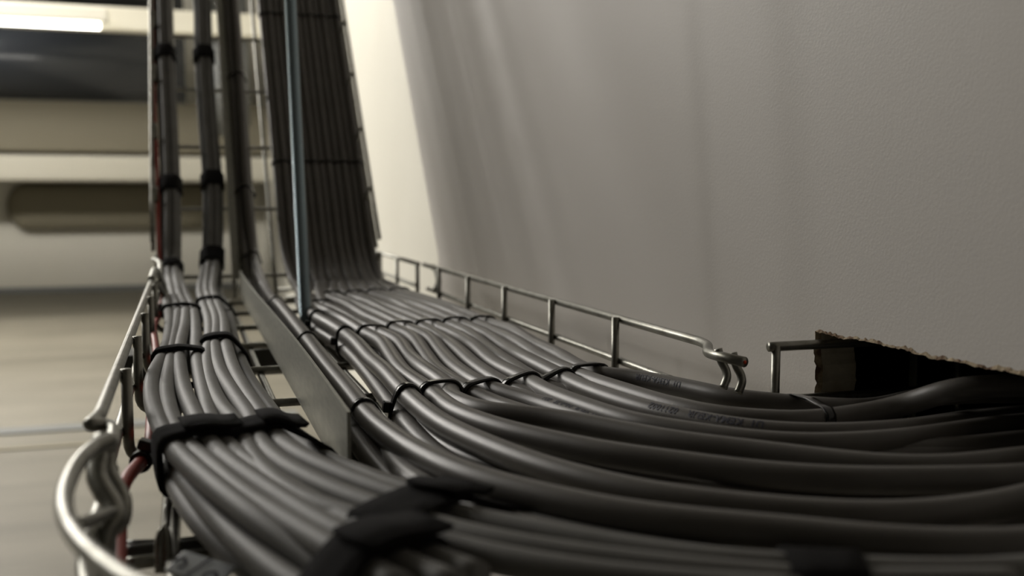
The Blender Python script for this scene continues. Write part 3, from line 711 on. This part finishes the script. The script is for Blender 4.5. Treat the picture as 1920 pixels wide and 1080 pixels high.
# red wire
redp = [R(276, -330, 0.010), R(284, -60, 0.010), R(286, 30, 0.010), R(288, 150, 0.010), R(293, 280, 0.012), R(296, 360, 0.012), R(297, 440, 0.014), R(300, 510, 0.016)]+\
       [P(298, 545, 0.86), P(303, 578, 0.80), P(296, 596, 0.77), P(288, 612, 0.70), P(292, 650, 0.62), P(296, 690, 0.54), P(290, 740, 0.46), P(284, 790, 0.405), P(282, 825, 0.378), P(268, 862, 0.352), P(240, 893, 0.330), P(224, 930, 0.314), P(224, 985, 0.298), P(222, 1040, 0.284), P(226, 1130, 0.262)]
cable('RED', redp, 0.0023, M['red'], 'red wire weaving down the left side of the trays', name='red_wire', cat='wire', sm=2)

# build the cable meshes
OBJ = {}
for key, name, r, m, label, group, cat, sides in BUILD:
    path, _ = CABLES[key]; V, Fc = tube_geo(path, r, sides)
    OBJ[key] = tag(link_mesh(name, V, Fc, m), label, cat, group)

# print on the cable sheath
def print_on(key, text, q, size, phi, name='printed_marking', flip=True, stretch=1.0):
    path, r = CABLES[key]; i0 = nearest(path, q)
    cu = bpy.data.curves.new('t', 'FONT'); cu.body = text; cu.size = size; cu.resolution_u = 2; cu.offset = 0.00011
    to = bpy.data.objects.new('t', cu); col.objects.link(to); bpy.context.view_layer.update()
    me = bpy.data.meshes.new_from_object(to.evaluated_get(bpy.context.evaluated_depsgraph_get()))
    bm = bmesh.new(); bm.from_mesh(me)
    bmesh.ops.triangulate(bm, faces=bm.faces)
    bmesh.ops.subdivide_edges(bm, edges=bm.edges, cuts=1)
    V = [v.co.copy() for v in bm.verts]; Fc = [tuple(v.index for v in f.verts) for f in bm.faces]; bm.free()
    bpy.data.objects.remove(to)
    st = (path[1]-path[0]).length
    out = []
    for v in V:
        s = -v.x*stretch if flip else v.x*stretch        # text runs from near to far
        f = i0+s/0.005; f = min(max(f, 0), len(path)-2.001); i = int(f); tt_ = f-i
        p = path[i].lerp(path[i+1], tt_); tn = (path[i+1]-path[i]).normalized()
        S = tn.cross(Vector((0, 0, 1))).normalized(); U = S.cross(tn)   # S: to the right of travel = towards the camera side
        a = phi+(v.y)/r
        rad = U*math.cos(a)+S*math.sin(a)
        out.append(p+rad*(r+0.00008))
    return link_mesh(name, out, Fc, M['ink'], OBJ[key], smooth=False)
print_on(('C', 4, 1), 'U1  KEMA-KEUR    0211002', H(1440, 800, HU), 0.0043, 0.35)
print_on(('C', 2, 1), 'KEMA-KEUR  04x0,75   021', H(1150, 788, HU), 0.004, -0.1)
print_on(('C', 5, 1), 'U1  KEMA-KEUR', H(1270, 730, HU), 0.004, 0.75)

# =================================================================== ties and straps
for b in range(6):
    keys = [('C', b, 0), ('C', b, 1), ('C', b, 2)]
    keys = [k for k in keys if k in CABLES]
    for ri, rowname in enumerate(('row near the foot of the rise', 'middle row', 'nearest row')):
        X_, Y_ = ST[b][ri]
        band('cable_tie', Vector((X_, Y_, Z+HU-0.003)), keys, 0.0040 if ri == 2 else 0.0032, 0.0013, M['black'],
             f'black cable tie on the {ORD[b]} thick bundle, {rowname}', 'cable tie', 'ties across the thick cables', head=0.0042, headpos=0.03)
    for (s, nm) in ((0.165, 'lower'), (0.405, 'upper')):
        band('cable_tie', RR(0.0985+(b*2+0.5)*0.0082, s, 0.012), keys, 0.0030, 0.0012, M['black'],
             f'black cable tie on the {ORD[b]} thick bundle, {nm} row on the rise', 'cable tie', 'ties across the rising cables', head=0.004, headpos=0.5 if b % 2 else 0.52)
DK = ['D1', 'D2', 'D3']
for q, wd in ((P(682, 775, 0.40), 'nearest the end of the divider'), (H(575, 640, -0.085), 'halfway along the divider'), (H(515, 567, -0.085), 'at the far end of the divider'), (R(476, 485, 0.012), 'at the foot of the rise'), (R(457, 355, 0.01), 'low on the rising tray'), (R(447, 143, 0.01), 'high on the rising tray')):
    band('cable_tie', q, DK, 0.0028, 0.0010, M['black'], f'black cable tie round the cables beside the divider, {wd}', 'cable tie', 'ties on the divider cables', head=0.004, headpos=0.62)
band('cable_tie', H(1526, 775, -0.0855), [('C', 5, 0), ('C', 5, 1)], 0.0042, 0.0011, M['black'], 'black cable tie round the two cables entering the wall hole', 'cable tie', 'ties across the thick cables', head=0.0045, headpos=0.75)
AK = [('A', k) for k in A]; BK = [('B', k) for k in B]
for q, wd_, tail, lab in ((R(309, 105, 0.0105), 0.019, False, 'high on the rise'), (R(320, 352, 0.0105), 0.019, False, 'low on the rise'), (R(320, 508, 0.0105), 0.011, False, 'at the foot of the rise'),
                    (H(341, 582, -0.082), 0.008, False, 'first on the level tray'), (H(340, 668, -0.082), 0.011, False, 'second on the level tray'), (H(372, 828, -0.082), 0.017, True, 'beside the red wire tie'), (H(680, 1040, -0.088), 0.016, True, 'at the bottom of the frame')):
    keys = AK
    if lab == 'at the bottom of the frame': q = (CABLES[('A', 3)][0][nearest(CABLES[('A', 3)][0], H(768, 1042, -0.0827))])
    band('hook_loop_strap', q, keys, wd_, 0.0018, M['velcro'], f'black strap on the slim left rail bundle, {lab}', 'strap', 'fabric straps', tail=tail, gap=0.0003)
for q, wd_, tail, lab in ((R(382, 107, 0.0105), 0.019, False, 'high on the rise'), (R(398, 343, 0.0105), 0.019, False, 'low on the rise'), (R(397, 485, 0.0105), 0.020, False, 'at the foot of the rise'),
                    (H(401, 568, -0.082), 0.008, False, 'first on the level tray'), (H(413, 644, -0.082), 0.015, False, 'second on the level tray'), (H(497, 816, -0.082), 0.017, True, 'beside the near end of the divider'), (H(780, 968, -0.0817), 0.018, True, 'where the bundle bends right')):
    band('hook_loop_strap', q, BK, wd_, 0.0018, M['velcro'], f'black strap on the slim bundle by the divider, {lab}', 'strap', 'fabric straps', tail=tail, gap=0.0003)
band('hook_loop_strap', H(1520, 1060, -0.085), [('B', 1), ('B', 2), 'D3'], 0.016, 0.0013, M['velcro'], 'dark fabric strap at the bottom right edge of the frame', 'strap', 'fabric straps', gap=0.0003)
band('cable_tie', P(264, 868, 0.350), ['RED'], 0.0042, 0.0013, M['black'], 'black cable tie holding the red wire to the near left cross wire', 'cable tie', head=0.0052, headpos=0.30)
band('cable_tie', P(299, 587, 0.785), ['RED'], 0.0042, 0.0013, M['black'], 'black cable tie on the red wire at the far left coupler', 'cable tie', head=0.005, headpos=0.30)
